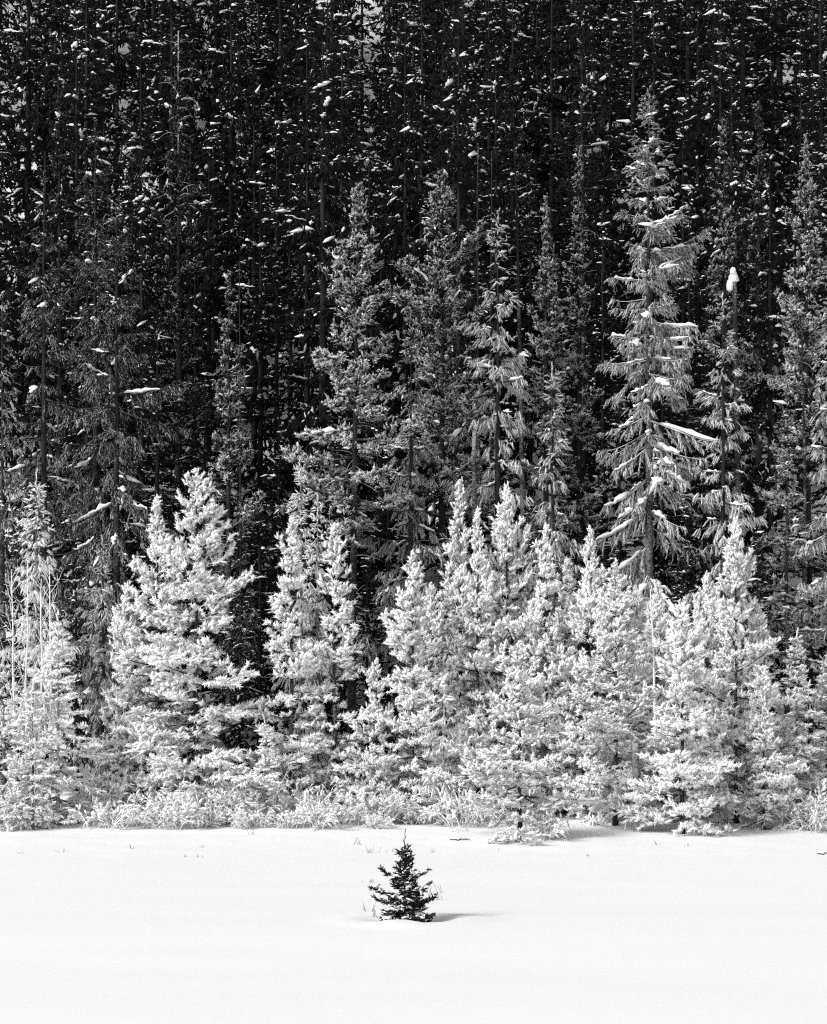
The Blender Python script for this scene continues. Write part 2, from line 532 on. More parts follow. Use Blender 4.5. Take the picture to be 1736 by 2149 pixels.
def dab_templates(n, seed):
    """ragged little snow pads lying along a twig: long, flat-bottomed, lumpy"""
    r = np.random.default_rng(seed)
    out = []
    for q in range(n):
        mm, k = 4, 5
        x = np.linspace(-1, 1, mm)
        rad = np.sqrt(np.clip(1.04 - x ** 2, 0.02, 1)) * r.uniform(0.45, 1.15, mm)
        cy = np.cumsum(r.normal(0, 0.22, mm)); cz = np.cumsum(r.normal(0, 0.16, mm))
        an = np.linspace(0, 2 * math.pi, k, endpoint=False)
        V, F = [], []
        for i in range(mm):
            for a_ in an:
                w_ = rad[i] * r.uniform(0.75, 1.2)
                zz = math.sin(a_) * w_
                V.append((x[i], cy[i] + math.cos(a_) * w_ * 0.62, cz[i] + (zz * 0.6 if zz > 0 else zz * 0.25)))
        for i in range(mm - 1):
            for c in range(k):
                d_ = (c + 1) % k
                F += [(i * k + c, i * k + k + d_, i * k + d_), (i * k + c, i * k + k + c, i * k + k + d_)]
        for c in range(1, k - 1):
            F += [(0, c, c + 1), ((mm - 1) * k, (mm - 1) * k + c + 1, (mm - 1) * k + c)]
        out.append((np.array(V), np.array(F)))
    return out

DAB = dab_templates(10, 21)

def dabs(pos, dirs, size, r):
    """scatter the pads: x axis along dirs, z up"""
    N = len(pos)
    d = unit(dirs)
    up = np.tile([0, 0, 1.0], (N, 1)) + r.normal(0, 0.18, (N, 3))
    b_ = unit(np.cross(up, d)); u_ = np.cross(d, b_)
    idx = r.integers(0, len(DAB), N)
    TV = np.stack([t[0] for t in DAB])[idx]; TF = np.stack([t[1] for t in DAB])[idx]
    st = r.uniform(0.9, 2.0, N)[:, None, None]
    V = pos[:, None] + (TV[..., :1] * d[:, None] * st + TV[..., 1:2] * b_[:, None] + TV[..., 2:] * u_[:, None]) * size[:, None, None]
    F = TF + (np.arange(N) * TV.shape[1])[:, None, None]
    V = V.reshape(-1, 3)
    return V, F.reshape(-1, 3), np.ones(len(V))

def fleck_mesh(g):
    return dabs(g['fpos'], g['fdir'], g['fsz'], g['rng'])

def ridge_mesh(pp, rr):
    V, F, T = tubes(pp, rr * 1.15, 7, 1.0, squash=0.66)
    c_ = np.repeat(pp[0], 7, 0)
    V = c_ + (V - c_) * RNG.uniform(0.62, 1.28, (len(V), 1))
    return V, F, T

class Tree:
    pass

def prototype(name, split=False, solo_snow=True, **kw):
    """meshes of one tree, shared by every copy of it"""
    g = grow(**kw)
    T = Tree(); T.name = name; T.H = g['H']
    tv = tubes(g['TP'], g['TR'], 9, 0.3)
    lv = tubes(g['P'][:, ::2], g['limb_r'][:, ::2], 3, 0.3)
    if len(g['DP']):
        dv = tubes(g['DP'], g['DR'], 4, 0.7)
        tv = tuple(np.concatenate([a_, b_ + (len(tv[0]) if i_ == 1 else 0)]) for i_, (a_, b_) in enumerate(zip(tv, dv)))
    T.boughs = []
    if split:
        T.trunk = mesh_from(name + '_trunk', [tv + (0,)], [M_BARK])
        for q in range(g['B']):
            sel = g['tb'] == q
            tw = g['twb'] == q
            parts = [tuft_mesh(g, sel) + (0,), tubes(g['P'][q:q + 1], g['limb_r'][q:q + 1], 5, 0.3) + (1,), twig_mesh(g, tw) + (1,)]
            T.boughs.append(mesh_from('bough', parts, [M_NEEDLE, M_BARK]))
        T.crown = mesh_from('leader', [tuft_mesh(g, g['tb'] == -1) + (0,)], [M_NEEDLE])
    else:
        T.trunk = mesh_from(name + '_trunk', [tv + (0,), lv + (0,)], [M_BARK])
        parts = [tuft_mesh(g) + (0,)]
        if g['twigs']:
            parts.append(twig_mesh(g) + (1,))
        T.crown = mesh_from(name + '_crown', parts, [M_NEEDLE, M_BARK])
    T.clumps, T.flecks = [], None
    loose = []
    for q, pp, rr in g['ridges']:
        if solo_snow:
            T.clumps.append((q, mesh_from('snow_clump', [ridge_mesh(pp, rr) + (0,)], [M_SNOW])))
        else:
            loose.append(ridge_mesh(pp, rr) + (0,))
    if len(g['fpos']):
        loose.append(fleck_mesh(g) + (0,))
    if loose:
        T.flecks = mesh_from('snow_flecks', loose, [M_SNOW])
    T.split = split
    T.nclump = len(T.clumps)
    return T

COUNT = dict(things=0)

def plant(T, name, x, y, label, cat='tree', frost=0.5, bark=None, sc=1.0, sxy=1.0, rot=0.0, group=None, sink=0.0):
    root = bpy.data.objects.new(name, None)
    COL.objects.link(root)
    root.location = (x, y, g1(x, y) - sink)
    root.rotation_euler = (0, 0, rot)
    root.scale = (sc * sxy, sc * sxy, sc)
    root['label'] = label; root['category'] = cat
    if group:
        root['group'] = group
    bark = frost * 0.55 if bark is None else bark
    link('trunk', T.trunk, root, frost=float(bark))
    link('crown' if not T.split else 'leader', T.crown, root, frost=float(frost), kind='stuff')
    bs = []
    for me in T.boughs:
        bs.append(link('bough', me, root, frost=float(frost)))
    for q, me in T.clumps:
        link('snow_clump', me, bs[q] if bs else root)
    if T.flecks:
        link('snow_flecks', T.flecks, root, kind='stuff')
    COUNT['things'] += 1
    return root

def at(xpx, D):
    return (xpx - CX) * D / FPX

def height_for(xpx, ytop, D):
    return CAM_H + (HY - ytop) * D / FPX - g1(at(xpx, D), D)
#SPLIT
# ------------------------------------------------------------------ frosted trees along the meadow's edge
SEED = [100]
def solo(name, kind, xpx, ytop, D, hw, frost, label, cat, group=None, **kw):
    """one tree with its own shape: top at row ytop when standing D metres off, half width hw"""
    SEED[0] += 1
    x = at(xpx, D)
    H = height_for(xpx, ytop, D)
    R = hw * D / FPX
    sd_ = kw.pop('seed', SEED[0])
    bark = kw.pop('bark', None)
    T = prototype(name, kind=kind, H=H, R=R, seed=sd_, **kw)
    return plant(T, name, x, D, label, cat, frost=frost, bark=bark, group=group), T

PINES = []
for i, (H_, R_, ex) in enumerate([(11.0, 2.15, dict(lop=0.35)), (10.2, 1.5, {}), (9.4, 1.35, dict(lop=0.2)), (8.6, 1.55, {}), (7.4, 1.6, dict(lop=0.3)),
                                  (6.4, 1.55, dict(lop=0.35)), (9.8, 1.9, dict(base=0.12))]):
    kw = dict(base=0.012, e1=-10, dens=1.15, snow=0.07, flecks=0.010, fleck_size=(0.04, 0.09)); kw.update(ex)
    PINES.append([prototype('frosted_pine', kind='pine', H=H_, R=R_, seed=900 + i, **kw), R_, 0])
def shared_pine(name, xpx, ytop, D, hw, frost, label, group):
    H = height_for(xpx, ytop, D); R = hw * D / FPX
    best = min(PINES, key=lambda t_: abs(math.log(H / t_[0].H)) * 1.5 + abs(math.log(R / t_[1])) + 0.16 * t_[2])
    best[2] += 1
    sc = H / best[0].H
    SEED[0] += 1
    return plant(best[0], name, at(xpx, D), D, label, 'pine tree', frost=frost, bark=0.42, sc=sc, sxy=min(1.35, max(0.8, R / best[1] / sc)), rot=SEED[0] * 2.4, group=group)

PF = dict(snow=0.05, flecks=0.008, fleck_size=(0.05, 0.10))
FR = {'spruce': dict(dens=0.95), 'fir': dict(dens=1.05, tscale=1.1)}
G1 = 'frosted trees along the meadow edge'
FRONT = [
    ('frosted_pine', 'pine', 906, 1228, 83.6, 85, 0.88, 'frosted pine filling the gap behind the young slender spruce', {}),
    ('frosted_pine', 'pine', 1112, 1190, 84.0, 90, 0.90, 'frosted pine half hidden behind the outermost meadow pine', {}),
    ('frosted_pine', 'pine', 1190, 1172, 83.8, 85, 0.92, 'frosted pine between the plain pointed one and the long-shooted one', {}),
    ('frosted_pine', 'pine', 1335, 1235, 83.6, 80, 0.92, 'frosted pine peering over the rimed bare snag', {}),
    ('frosted_pine', 'pine', 1484, 1205, 83.0, 88, 0.92, 'frosted pine filling in between the round white pine and the tall knobbly one', {}),
    ('frosted_pine', 'pine', 1586, 1262, 82.4, 76, 0.90, 'frosted pine shouldering up behind the low one with trailing skirt', {}),
    ('frosted_pine', 'pine', 268, 1225, 83.2, 82, 0.88, 'frosted pine squeezed between the dark snow-laden spruce and the blunt-topped pine', {}),
    ('frosted_pine', 'pine', 790, 1385, 82.0, 62, 0.88, 'short frosted pine by the foot of the bare tall trunk', {}),
    # name, kind, x, ytop, D, hw, frost, label, cat, extra
    ('frosted_pine', 'pine', 412, 985, 82.0, 155, 0.93, 'tall broad frosted pine with forked upper crown and a dark snow-laden hollow at its foot', dict(base=0.05, lop=0.35)),
    ('frosted_pine', 'pine', 330, 1045, 82.6, 100, 0.93, 'frosted pine with blunt finger-like top crowded against the tall broad pine', dict(base=0.1)),
    ('frosted_spruce', 'spruce', 76, 988, 83.5, 88, 0.86, 'slender frosted spruce with thin spire above the bare rimed saplings', dict(tscale=0.9, base=0.08)),
    ('frosted_fir', 'fir', 122, 1285, 80.8, 92, 0.96, 'white frosted fir standing behind the small layered fir', dict(base=0.03)),
    ('small_layered_fir', 'fir', 68, 1432, 79.8, 74, 0.82, 'small fir with flat layered boughs, dark towards its skirt, at the meadow edge', dict(base=0.02)),
    ('frosted_fir', 'fir', 8, 1375, 81.0, 85, 0.82, 'half-seen dark-skirted fir cut by the picture edge beside the small layered fir', dict(base=0.02)),
    ('snowy_spruce', 'spruce', 216, 1128, 84.5, 85, 0.62, 'dark spruce with snow-laden drooping boughs between two white frosted trees', dict(snow=0.22, base=0.04)),
    ('frosted_pine', 'pine', 612, 1085, 82.2, 85, 0.93, 'frosted pine with many knobbly tips joined to its twin beside the bare tall trunk', dict(base=0.05)),
    ('frosted_pine', 'pine', 702, 1100, 82.4, 82, 0.93, 'frosted pine leaning its boughs against the bare tall trunk', dict(base=0.05)),
    ('frosted_spruce', 'spruce', 631, 960, 83.8, 62, 0.84, 'thin frosted spire of a spruce rising behind the twin pines', dict(tscale=0.85)),
    ('frosted_spruce', 'spruce', 667, 1038, 83.4, 55, 0.84, 'shorter thin frosted spire between the twin pines', dict(tscale=0.85)),
    ('frosted_pine', 'pine', 866, 1160, 81.6, 96, 0.92, 'conical frosted pine with wide low boughs reaching towards the bare tall trunk', dict(base=0.04)),
    ('frosted_pine', 'pine', 966, 1010, 84.2, 80, 0.88, 'tall narrow frosted pine in front of the snow-heaped boughs', dict(base=0.06)),
    ('frosted_pine', 'pine', 1064, 1022, 83.4, 105, 0.92, 'tallest frosted pine of the middle thicket, pointed, full crown', dict(base=0.05)),
    ('frosted_pine', 'pine', 1003, 1070, 82.8, 75, 0.92, 'narrow frosted pine wedged beside the tallest pine of the middle thicket', dict(base=0.05)),
    ('frosted_pine', 'pine', 1146, 1100, 82.6, 70, 0.93, 'narrow frosted pine with plain pointed top beneath the snowy mid-slope spruce', dict(base=0.05)),
    ('frosted_spruce', 'spruce', 932, 1440, 80.8, 58, 0.90, 'young slender frosted spruce growing out of the willow thicket', dict(tscale=0.8, base=0.03)),
    ('frosted_pine', 'pine', 1090, 1350, 76.6, 112, 0.82, 'frosted pine standing farthest out on the meadow with dark ragged skirt', dict(base=0.015, lop=0.3)),  # lower frost darkens the whole pine, standing in for shade on its skirt
    ('frosted_pine', 'pine', 1240, 1108, 82.2, 82, 0.93, 'frosted pine with long top shoot below the great spruce', dict(base=0.05)),
    ('frosted_pine', 'pine', 1292, 1180, 80.6, 112, 0.84, 'broad frosted pine with a dark hollow under its lowest boughs', dict(base=0.16, lop=0.35)),  # frost cut so the darker tone stands in for blocked sky light below
    ('frosted_pine', 'pine', 1432, 1265, 78.4, 108, 0.96, 'roundest white frosted pine with thick clustered tips at the meadow edge', dict(base=0.02, lop=0.3)),
    ('frosted_pine', 'pine', 1545, 1092, 81.5, 100, 0.90, 'tall frosted pine with knobbly top and narrow shoulders beside the dark fir', dict(base=0.03)),
    ('frosted_pine', 'pine', 1380, 1225, 82.8, 62, 0.94, 'slim frosted pine behind the rimed bare snag', dict(base=0.1)),
    ('frosted_pine', 'pine', 1603, 1400, 79.9, 70, 0.88, 'low frosted pine with trailing skirt next to the willow clump', dict(base=0.02)),
    ('frosted_fir', 'fir', 1672, 1322, 81.2, 62, 0.78, 'small frosted fir with cross-shaped tip', dict(base=0.03, snow=0.2)),
    ('frosted_fir', 'fir', 1738, 1372, 81.6, 58, 0.74, 'snowy fir cut by the picture edge above the willow clump', dict(base=0.03, snow=0.2)),
    ('frosted_fir', 'fir', 556, 1500, 80.6, 42, 0.90, 'knee-high frosted fir in the shrubs between the broad pine and the twin pines', dict(base=0.03, tscale=0.8)),
]
for nm, kd, xp, yt, D, hw, fr, lb, ex in FRONT:
    fr += 0.05
    if kd == 'pine':
        shared_pine(nm, xp, yt, D, hw * 1.08, fr, lb, G1)
        continue
    kw = dict(PF); kw.update(FR[kd]); kw.update(ex)
    solo(nm, kd, xp, yt, D, hw, fr, lb, kd + ' tree', G1, **kw)

# ------------------------------------------------------------------ tall trees behind them
MID = [
    ('great_spruce', 'spruce', 1362, 185, 90.0, 150, 0.60, 'great drooping spruce with snow along its boughs and bare grey trunk showing', dict(base=0.12, snow=0.95, split=True, gap=0.36, bark=0.5, ridge=(0.07, 0.15), dens=0.75, flecks=0.006, column=0.3, over=dict(tw=0.115))),
    ('columnar_spruce', 'spruce', 1517, 618, 88.5, 100, 0.66, 'columnar spruce with shaggy drooping boughs beside the great spruce', dict(base=0.08, snow=0.22, column=0.25)),
    ('shaggy_spruce', 'spruce', 1045, 440, 89.5, 92, 0.66, 'shaggy spruce with hanging twigs and a snow cap partway up its trunk', dict(base=0.18, snow=0.25, column=0.4, gap=0.3)),
    ('conical_spruce', 'spruce', 862, 650, 88.5, 118, 0.52, 'conical spruce with snow pads in tiers beside the bare tall trunk', dict(base=0.08, snow=0.25)),
    ('young_spruce', 'spruce', 1160, 765, 88.0, 92, 0.60, 'shorter spruce with snow-tipped boughs between the shaggy spruce and the great spruce', dict(base=0.1, snow=0.3)),
    ('dark_fir', 'fir', 1652, 800, 89.0, 88, 0.44, 'dark tiered fir dotted with snow pads on every layer', dict(base=0.05, snow=0.3, flecks=0.03, fleck_size=(0.08, 0.16))),
    ('slim_fir', 'fir', 1162, 515, 92.0, 62, 0.45, 'slim dark fir rising behind the shorter snow-tipped spruce', dict(base=0.1, snow=0.3, flecks=0.02)),
    ('bare_trunk_pine', 'pine', 738, 388, 86.5, 128, 0.55, 'open pine with sparse left-leaning crown on a long bare trunk', dict(base=0.42, snow=0.12, gap=0.35, lean=0.25, dens=0.9, dead=(34, 0.3, 0.62, 1.5), trunk_r=0.17, e1=-12, lop=0.4)),
    ('broad_pine', 'pine', 928, 362, 90.5, 115, 0.52, 'broad-topped pine with rounded tuft clusters and bare limbs on its lower trunk', dict(base=0.42, snow=0.08, gap=0.15, dens=0.75, dead=(26, 0.28, 0.6, 1.4), column=0.45, e1=6, trunk_r=0.19, lop=0.3)),
    ('narrow_pine', 'pine', 480, 575, 88.0, 78, 0.44, 'narrow dark pine with brush-like top standing before the black gap in the trees', dict(base=0.10, snow=0.12, column=0.1)),
    ('hooded_spruce', 'spruce', 245, 415, 89.0, 165, 0.42, 'wide dark spruce with hooded snow on its drooping boughs', dict(base=0.08, snow=0.28, flecks=0.02, column=0.3, tscale=1.25, dens=0.45)),
    ('tall_spruce', 'spruce', 200, 250, 92.5, 120, 0.42, 'tall dark spruce rising behind the wide hooded spruce', dict(base=0.1, snow=0.2, flecks=0.012, column=0.2)),
    ('narrow_spruce', 'spruce', 92, 355, 89.5, 112, 0.44, 'narrow dark spruce with feathery outline and grey trunk glimpses', dict(base=0.1, snow=0.1, column=0.25, gap=0.15)),
    ('edge_spruce', 'spruce', 5, 620, 88.0, 90, 0.46, 'dark spruce half outside the picture next to the narrow feathery spruce', dict(base=0.08, snow=0.2)),
    ('dead_topped_pine', 'pine', 375, 170, 95.0, 125, 0.36, 'dark pine spreading under a bleached dead top', dict(base=0.15, snow=0.12, flecks=0.015)),
    ('brush_pine', 'pine', 125, 170, 97.0, 75, 0.34, 'dark pine with brush-like top and a snow cap', dict(base=0.15, snow=0.1, flecks=0.015, column=0.1)),
    ('column_pine', 'pine', 1216, 308, 93.0, 62, 0.50, 'tight column of a pine with upswept tufts near the thin snags', dict(base=0.12, snow=0.08, column=0.3)),
    ('round_topped_pine', 'pine', 1146, 418, 91.5, 62, 0.50, 'round-topped pine crowding the tight columnar pine', dict(base=0.15, snow=0.08, column=0.3)),
    ('knobbly_pine', 'pine', 1520, 250, 93.5, 85, 0.50, 'grey knobbly pine behind the columnar spruce', dict(base=0.15, snow=0.15, flecks=0.01)),
    ('knobbly_pine', 'pine', 1592, 215, 97.0, 72, 0.42, 'darker pine capped by a big snow lump', dict(base=0.12, snow=0.15, flecks=0.01)),
    ('spreading_pine', 'pine', 1692, 285, 91.5, 105, 0.56, 'spreading grey pine with rounded tuft clusters above the tiered dark fir', dict(base=0.2, snow=0.12, column=0.2, lop=0.35)),
    ('edge_spruce', 'spruce', 1742, 555, 89.0, 80, 0.58, 'snow-dusted spruce half outside the picture below the spreading grey pine', dict(base=0.1, snow=0.25)),
    ('stripped_pine', 'pine', 1103, 120, 97.0, 55, 0.30, 'pine with small dark crown on a long pale leaning bare trunk', dict(base=0.70, dead=(14, 0.4, 0.72, 1.2), lean=-0.5, trunk_r=0.14, bark=0.52)),
    ('dead_limbed_pine', 'pine', 952, -40, 99.0, 70, 0.25, 'pine whose pale trunk carries many curved dead limbs', dict(base=0.66, dead=(46, 0.42, 0.76, 2.0), trunk_r=0.16, bark=0.55)),
    ('stripped_pine', 'pine', 1222, -70, 100.0, 70, 0.25, 'straight pale-trunked pine with dark high crown behind the tight columnar pine', dict(base=0.66, dead=(16, 0.45, 0.75, 1.2), trunk_r=0.17, bark=0.55)),
]
G2 = 'tall trees behind the frosted row'
for nm, kd, xp, yt, D, hw, fr, lb, ex in MID:
    kw = dict(snow=0.15, flecks=0.012, fleck_size=(0.05, 0.13), ridge=(0.06, 0.12), dens=0.52 if kd == 'pine' else 0.48, twigs=False, far=yt < 400 or xp < 300, tscale=1.15)
    kw.update(ex)
    fr += 0.10
    kw['snow'] = min(1.0, kw['snow'] * 1.5)
    kw.setdefault('bark', 0.42)
    solo(nm, kd, xp, yt, D, hw, fr, lb, kd + ' tree', G2, **kw)

# ------------------------------------------------------------------ dark wood on the slope
BACK = []
for i, (kd, H, R, ex) in enumerate([
        ('fir', 19, 1.9, dict(snow=0.3)), ('fir', 22, 2.2, dict(snow=0.34)), ('fir', 16, 1.5, dict(snow=0.3)), ('fir', 24, 2.3, dict(snow=0.2)),
        ('pine', 20, 2.2, dict(base=0.2, gap=0.1, column=0.3)), ('pine', 23, 2.2, dict(base=0.40, gap=0.2, column=0.3)),
        ('pine', 18, 2.0, dict(base=0.1, column=0.1)),
        ('spruce', 20, 2.0, dict(snow=0.12)), ('spruce', 23, 2.2, dict(snow=0.14, column=0.2))]):
    kw = dict(base=0.08, snow=0.08, flecks=0.11, fleck_size=(0.045, 0.13), tscale=1.45, dens=0.45, solo_snow=False, twigs=False, far=True, ridge=(0.035, 0.085))
    kw.update(ex)
    BACK.append((kd, prototype('back_' + kd, kind=kd, H=H, R=R, seed=500 + i, **kw)))
BL = ['mid-height dark fir with tiered snow-flecked boughs', 'tall dark fir with tiered snow-flecked boughs', 'short narrow dark fir', 'very tall broad dark fir',
      'full dark pine with short bare foot', 'dark pine bare to half its height', 'dark pine with crown reaching low', 'dark drooping spruce', 'tall columnar dark spruce']
def zone(y):
    return 'just behind the tall trees' if y < 108 else 'halfway up the wooded slope' if y < 130 else 'high on the wooded slope'
rr = random.Random(5)
spots = []
tries = 0
while tries < 9000 and len(spots) < 240:
    tries += 1
    y = 95 + 78 * rr.random() ** 1.15
    hwid = (868 * 1.16) * y / FPX
    x = rr.uniform(-hwid, hwid)
    if all((x - a) ** 2 + (y - b_) ** 2 > (2.1 + (y - 95) * 0.010) ** 2 for a, b_ in spots):
        spots.append((x, y))
for x, y in spots:
    vi = rr.choice([0, 1, 2, 3, 4, 5, 6, 7, 8, 0, 1, 6, 3, 7, 8])
    kd, T = BACK[vi]
    plant(T, 'slope_' + kd, x, y, BL[vi] + ' ' + zone(y), kd + ' tree', frost=rr.uniform(0.03, 0.16), bark=rr.uniform(0.0, 0.12),
          sc=rr.uniform(0.8, 1.12), sxy=rr.uniform(0.85, 1.12), rot=rr.uniform(0, 6.28), group=BL[vi] + ' ' + zone(y))

UNDER = [(300, 87.5, 0, .42), (505, 86.8, 7, .44), (545, 88.5, 2, .62), (585, 90.5, 7, .6), (500, 91.5, 1, .62), (770, 87.6, 0, .42), (815, 89.8, 8, .50), (720, 90.8, 2, .7), (960, 88.0, 7, .5),
         (1110, 89.8, 0, .5), (1235, 88.6, 7, .42), (1300, 92.4, 1, .6), (1440, 89.2, 0, .5), (1480, 91.6, 8, .6), (1590, 88.0, 2, .55), (1700, 91.0, 1, .6), (160, 87.4, 7, .42), (35, 87.0, 0, .45),
         (400, 88.4, 8, .45), (640, 87.2, 0, .5), (690, 88.6, 8, .46), (1050, 92.0, 2, .7), (1390, 93.2, 8, .6), (330, 92.0, 1, .7), (430, 92.8, 0, .7)]
for xp, D, v, k in UNDER:
    kd, T = BACK[v]
    plant(T, 'understorey_' + kd, at(xp, D), D, 'half-grown dark %s in the black gaps between frosted pines and tall trunks' % kd, kd + ' tree', frost=rr.uniform(0.15, 0.32), bark=0.1,
          sc=k, sxy=1.25, rot=rr.uniform(0, 6.28), group='half-grown dark %ss' % kd)

# ------------------------------------------------------------------ dead snags and rimed bare saplings
def snag(name, xpx, ytop, D, rad, label, nbr, blen, seed, bark, span=(0.3, 0.97), lean=0.0, group=None, elev=(10, 20), droop=0.6, cap=False, broken=False, H=None):
    r = np.random.default_rng(seed)
    x = at(xpx, D)
    H = H or height_for(xpx, ytop, D)
    root = bpy.data.objects.new(name, None)
    COL.objects.link(root)
    root.location = (x, D, g1(x, D))
    root['label'] = label; root['category'] = 'dead tree' if 'sapling' not in name else 'bare sapling'
    if group:
        root['group'] = group
    m_ = 12
    zz = np.linspace(-0.3, H, m_)
    wig = np.cumsum(r.normal(0, 0.02, (m_, 2)), 0)
    TP = np.stack([lean * (zz / H) ** 2 + wig[:, 0], wig[:, 1], zz], -1)
    TR = rad * (1 - (0.35 if broken else 0.82) * np.clip(zz / H, 0, 1))
    link('trunk', mesh_from('trunk', [tubes(TP[None], TR[None], 8, 0.6) + (0,)], [M_BARK]), root, frost=float(bark))
    q7 = np.linspace(0, 1, 7)
    for k in range(nbr):
        f = span[0] + (span[1] - span[0]) * (k + r.uniform(0, 1)) / nbr
        z = f * H
        i_ = min(m_ - 1, int(f * (m_ - 1)))
        da = r.uniform(0, 2 * math.pi)
        es = math.radians(r.normal(*elev)) - droop * q7 ** 1.5 + r.normal(0, 0.10, 7)
        l_ = blen * r.uniform(0.35, 1.1) * (1.15 - 0.6 * f)
        st = dir_from(da + np.cumsum(r.normal(0, 0.10, 7)), es) * l_ / 6
        P = np.zeros((7, 3)); P[1:] = np.cumsum(st[1:], 0)
        P += (np.interp(z, zz, TP[:, 0]), np.interp(z, zz, TP[:, 1]), z)
        parts = [tubes(P[None], (max(0.010, rad * 0.22) * (1 - 0.75 * q7))[None], 4, 0.8) + (0,)]
        nt_ = int(l_ / 0.22)
        if nt_:
            s_ = r.uniform(0.3, 1, nt_)
            pp = interp(np.repeat(P[None], nt_, 0), s_)
            dd = tangent(np.repeat(P[None], nt_, 0), s_) + r.normal(0, 0.55, (nt_, 3))
            ll = r.uniform(0.10, 0.32, nt_)[:, None]
            parts.append(tubes(np.stack([pp, pp + unit(dd) * ll], 1), np.tile([0.009, 0.005], (nt_, 1)), 3, 0.9) + (0,))
        link('branch', mesh_from('branch', parts, [M_BARK]), root, frost=float(bark))
    if cap:
        V, F, T = scatter(BLOB, np.array([[lean, 0, H - 0.05], [lean - 0.16, -0.05, H - 0.35], [lean - 0.05, -0.1, H + 0.2]]), np.array([[0, 0, 1.0]] * 3), np.array([0.32, 0.36, 0.2]), np.array([0.19, 0.14, 0.12]), r)
        link('snow_cap', mesh_from('snow_cap', [(V, F, T, 0)], [M_SNOW]), root)
    return root

snag('thin_snag', 1003, 300, 93.0, 0.085, 'thin bare snag with short stubs, the taller of the pair beside the shaggy spruce', 26, 0.45, 1, 0.45)
snag('thin_snag', 1027, 318, 93.6, 0.09, 'thin bare snag with short stubs, the shorter of the pair beside the shaggy spruce', 22, 0.4, 2, 0.45)
snag('capped_snag', 1556, 585, 91.0, 0.12, 'grey leaning snag with a tall lump of snow on its broken top', 22, 1.0, 3, 0.44, cap=True, broken=True, lean=-0.25, droop=1.4)
snag('broken_stub', 1004, 905, 86.4, 0.10, 'broken-off grey trunk stub before the shaggy spruce', 6, 0.5, 4, 0.45, broken=True)
snag('thin_snag', 505, 548, 90.0, 0.07, 'very thin bare snag rising behind the narrow brush-topped pine', 20, 0.5, 5, 0.4)
snag('bleached_snag', 374, 62, 96.4, 0.12, 'bleached dead top with tangled curved twigs above the dark spreading pine', 46, 1.6, 6, 0.62, span=(0.72, 0.99), droop=1.3, elev=(38, 22))
snag('curled_snag', 1690, 640, 90.4, 0.10, 'dead stem with long curling dead branches above the tiered dark fir', 20, 1.9, 7, 0.42, droop=1.9, elev=(40, 15), span=(0.55, 0.98))
for k, (xp, yt, D) in enumerate([(30, 1195, 82.0), (58, 1175, 82.2), (84, 1215, 81.9), (104, 1185, 82.3)]):
    snag('rimed_sapling', xp, yt, D, 0.055, 'slender bare sapling white with rime, one of four before the slender frosted spruce', 30, 1.5, 20 + k, 0.98,
         span=(0.25, 0.97), elev=(52, 10), droop=-0.2, group='rimed bare saplings')
snag('rimed_snag', 1372, 1236, 80.4, 0.07, 'bare rimed stem with crooked side branches between frosted pines', 18, 1.6, 31, 0.97, droop=0.9, elev=(35, 20), lean=-0.2)
snag('pine_bole', 1339, 1560, 79.2, 0.15, 'bare grey trunk foot showing between the broad pine and the round white pine', 5, 0.6, 32, 0.5, broken=True, lean=-0.1)

# ------------------------------------------------------------------ willow shrubs heaped with rime
def shrub_mesh(h, wd, seed, nst=46):
    r = np.random.default_rng(seed)
    q = np.linspace(0, 1, 6)
    az_ = r.uniform(0, 2 * math.pi, nst)
    base = np.stack([r.normal(0, wd * 0.22, nst), r.normal(0, wd * 0.2, nst), np.full(nst, -0.08)], -1)
    el_ = np.radians(r.uniform(40, 86, nst))
    L = h * r.uniform(0.55, 1.12, nst)
    es = el_[:, None] - r.uniform(0.2, 1.7, nst)[:, None] * q ** 2
    st = dir_from(az_[:, None] + r.normal(0, .15, (nst, 6)), es) * (L / 5)[:, None, None]
    P = np.zeros((nst, 6, 3)); P[:, 1:] = np.cumsum(st[:, 1:], 1); P += base[:, None]
    up = np.clip(P[..., 2] / h, 0, 1.0) ** 0.8
    parts = [tubes(P, np.tile((0.011 * (1 - 0.3 * q))[None], (nst, 1)), 4, np.clip(up * 2.0 - 0.75, 0, 1)) + (1,)]
    ntw = 8
    bi = np.repeat(np.arange(nst), ntw)
    s_ = r.uniform(0.50, 1, len(bi))
    p0 = interp(P[bi], s_); d0 = tangent(P[bi], s_)
    d = unit(d0 + r.normal(0, 0.55, (len(bi), 3)))
    l_ = r.uniform(0.06, 0.2, len(bi))
    p1 = p0 + d * l_[:, None]
    tt = np.clip(p0[:, 2] / h * 1.6 - 0.1, 0, 1)
    parts.append(tubes(np.stack([p0, p1], 1), np.tile([0.008, 0.006], (len(bi), 1)), 3, np.stack([tt, tt], 1)) + (1,))
    keep = r.uniform(0, 1, len(bi)) < np.clip(p0[:, 2] / h * 1.5, 0.05, 1)
    td = d[keep] * 0.8 + r.normal(0, 0.3, (keep.sum(), 3)); td[:, 2] -= 0.25
    parts.append(scatter(TUFT, p1[keep] - td * 0.03, td, r.uniform(0.09, 0.19, keep.sum()), r.uniform(0.022, 0.046, keep.sum()), r, np.clip(tt[keep] + 0.35, 0, 1.1)) + (0,))
    crown = mesh_from('twigs', parts, [M_NEEDLE, M_TWIG])
    nb = 90
    pk = r.choice(len(p1), nb, replace=False)
    pk = pk[p1[pk, 2] > h * r.uniform(0.3, 0.7, nb)]
    V, F, T = dabs(p1[pk], d[pk], r.uniform(0.03, 0.085, len(pk)), r)
    return crown, mesh_from('snow_flecks', [(V, F, T, 0)], [M_SNOW])

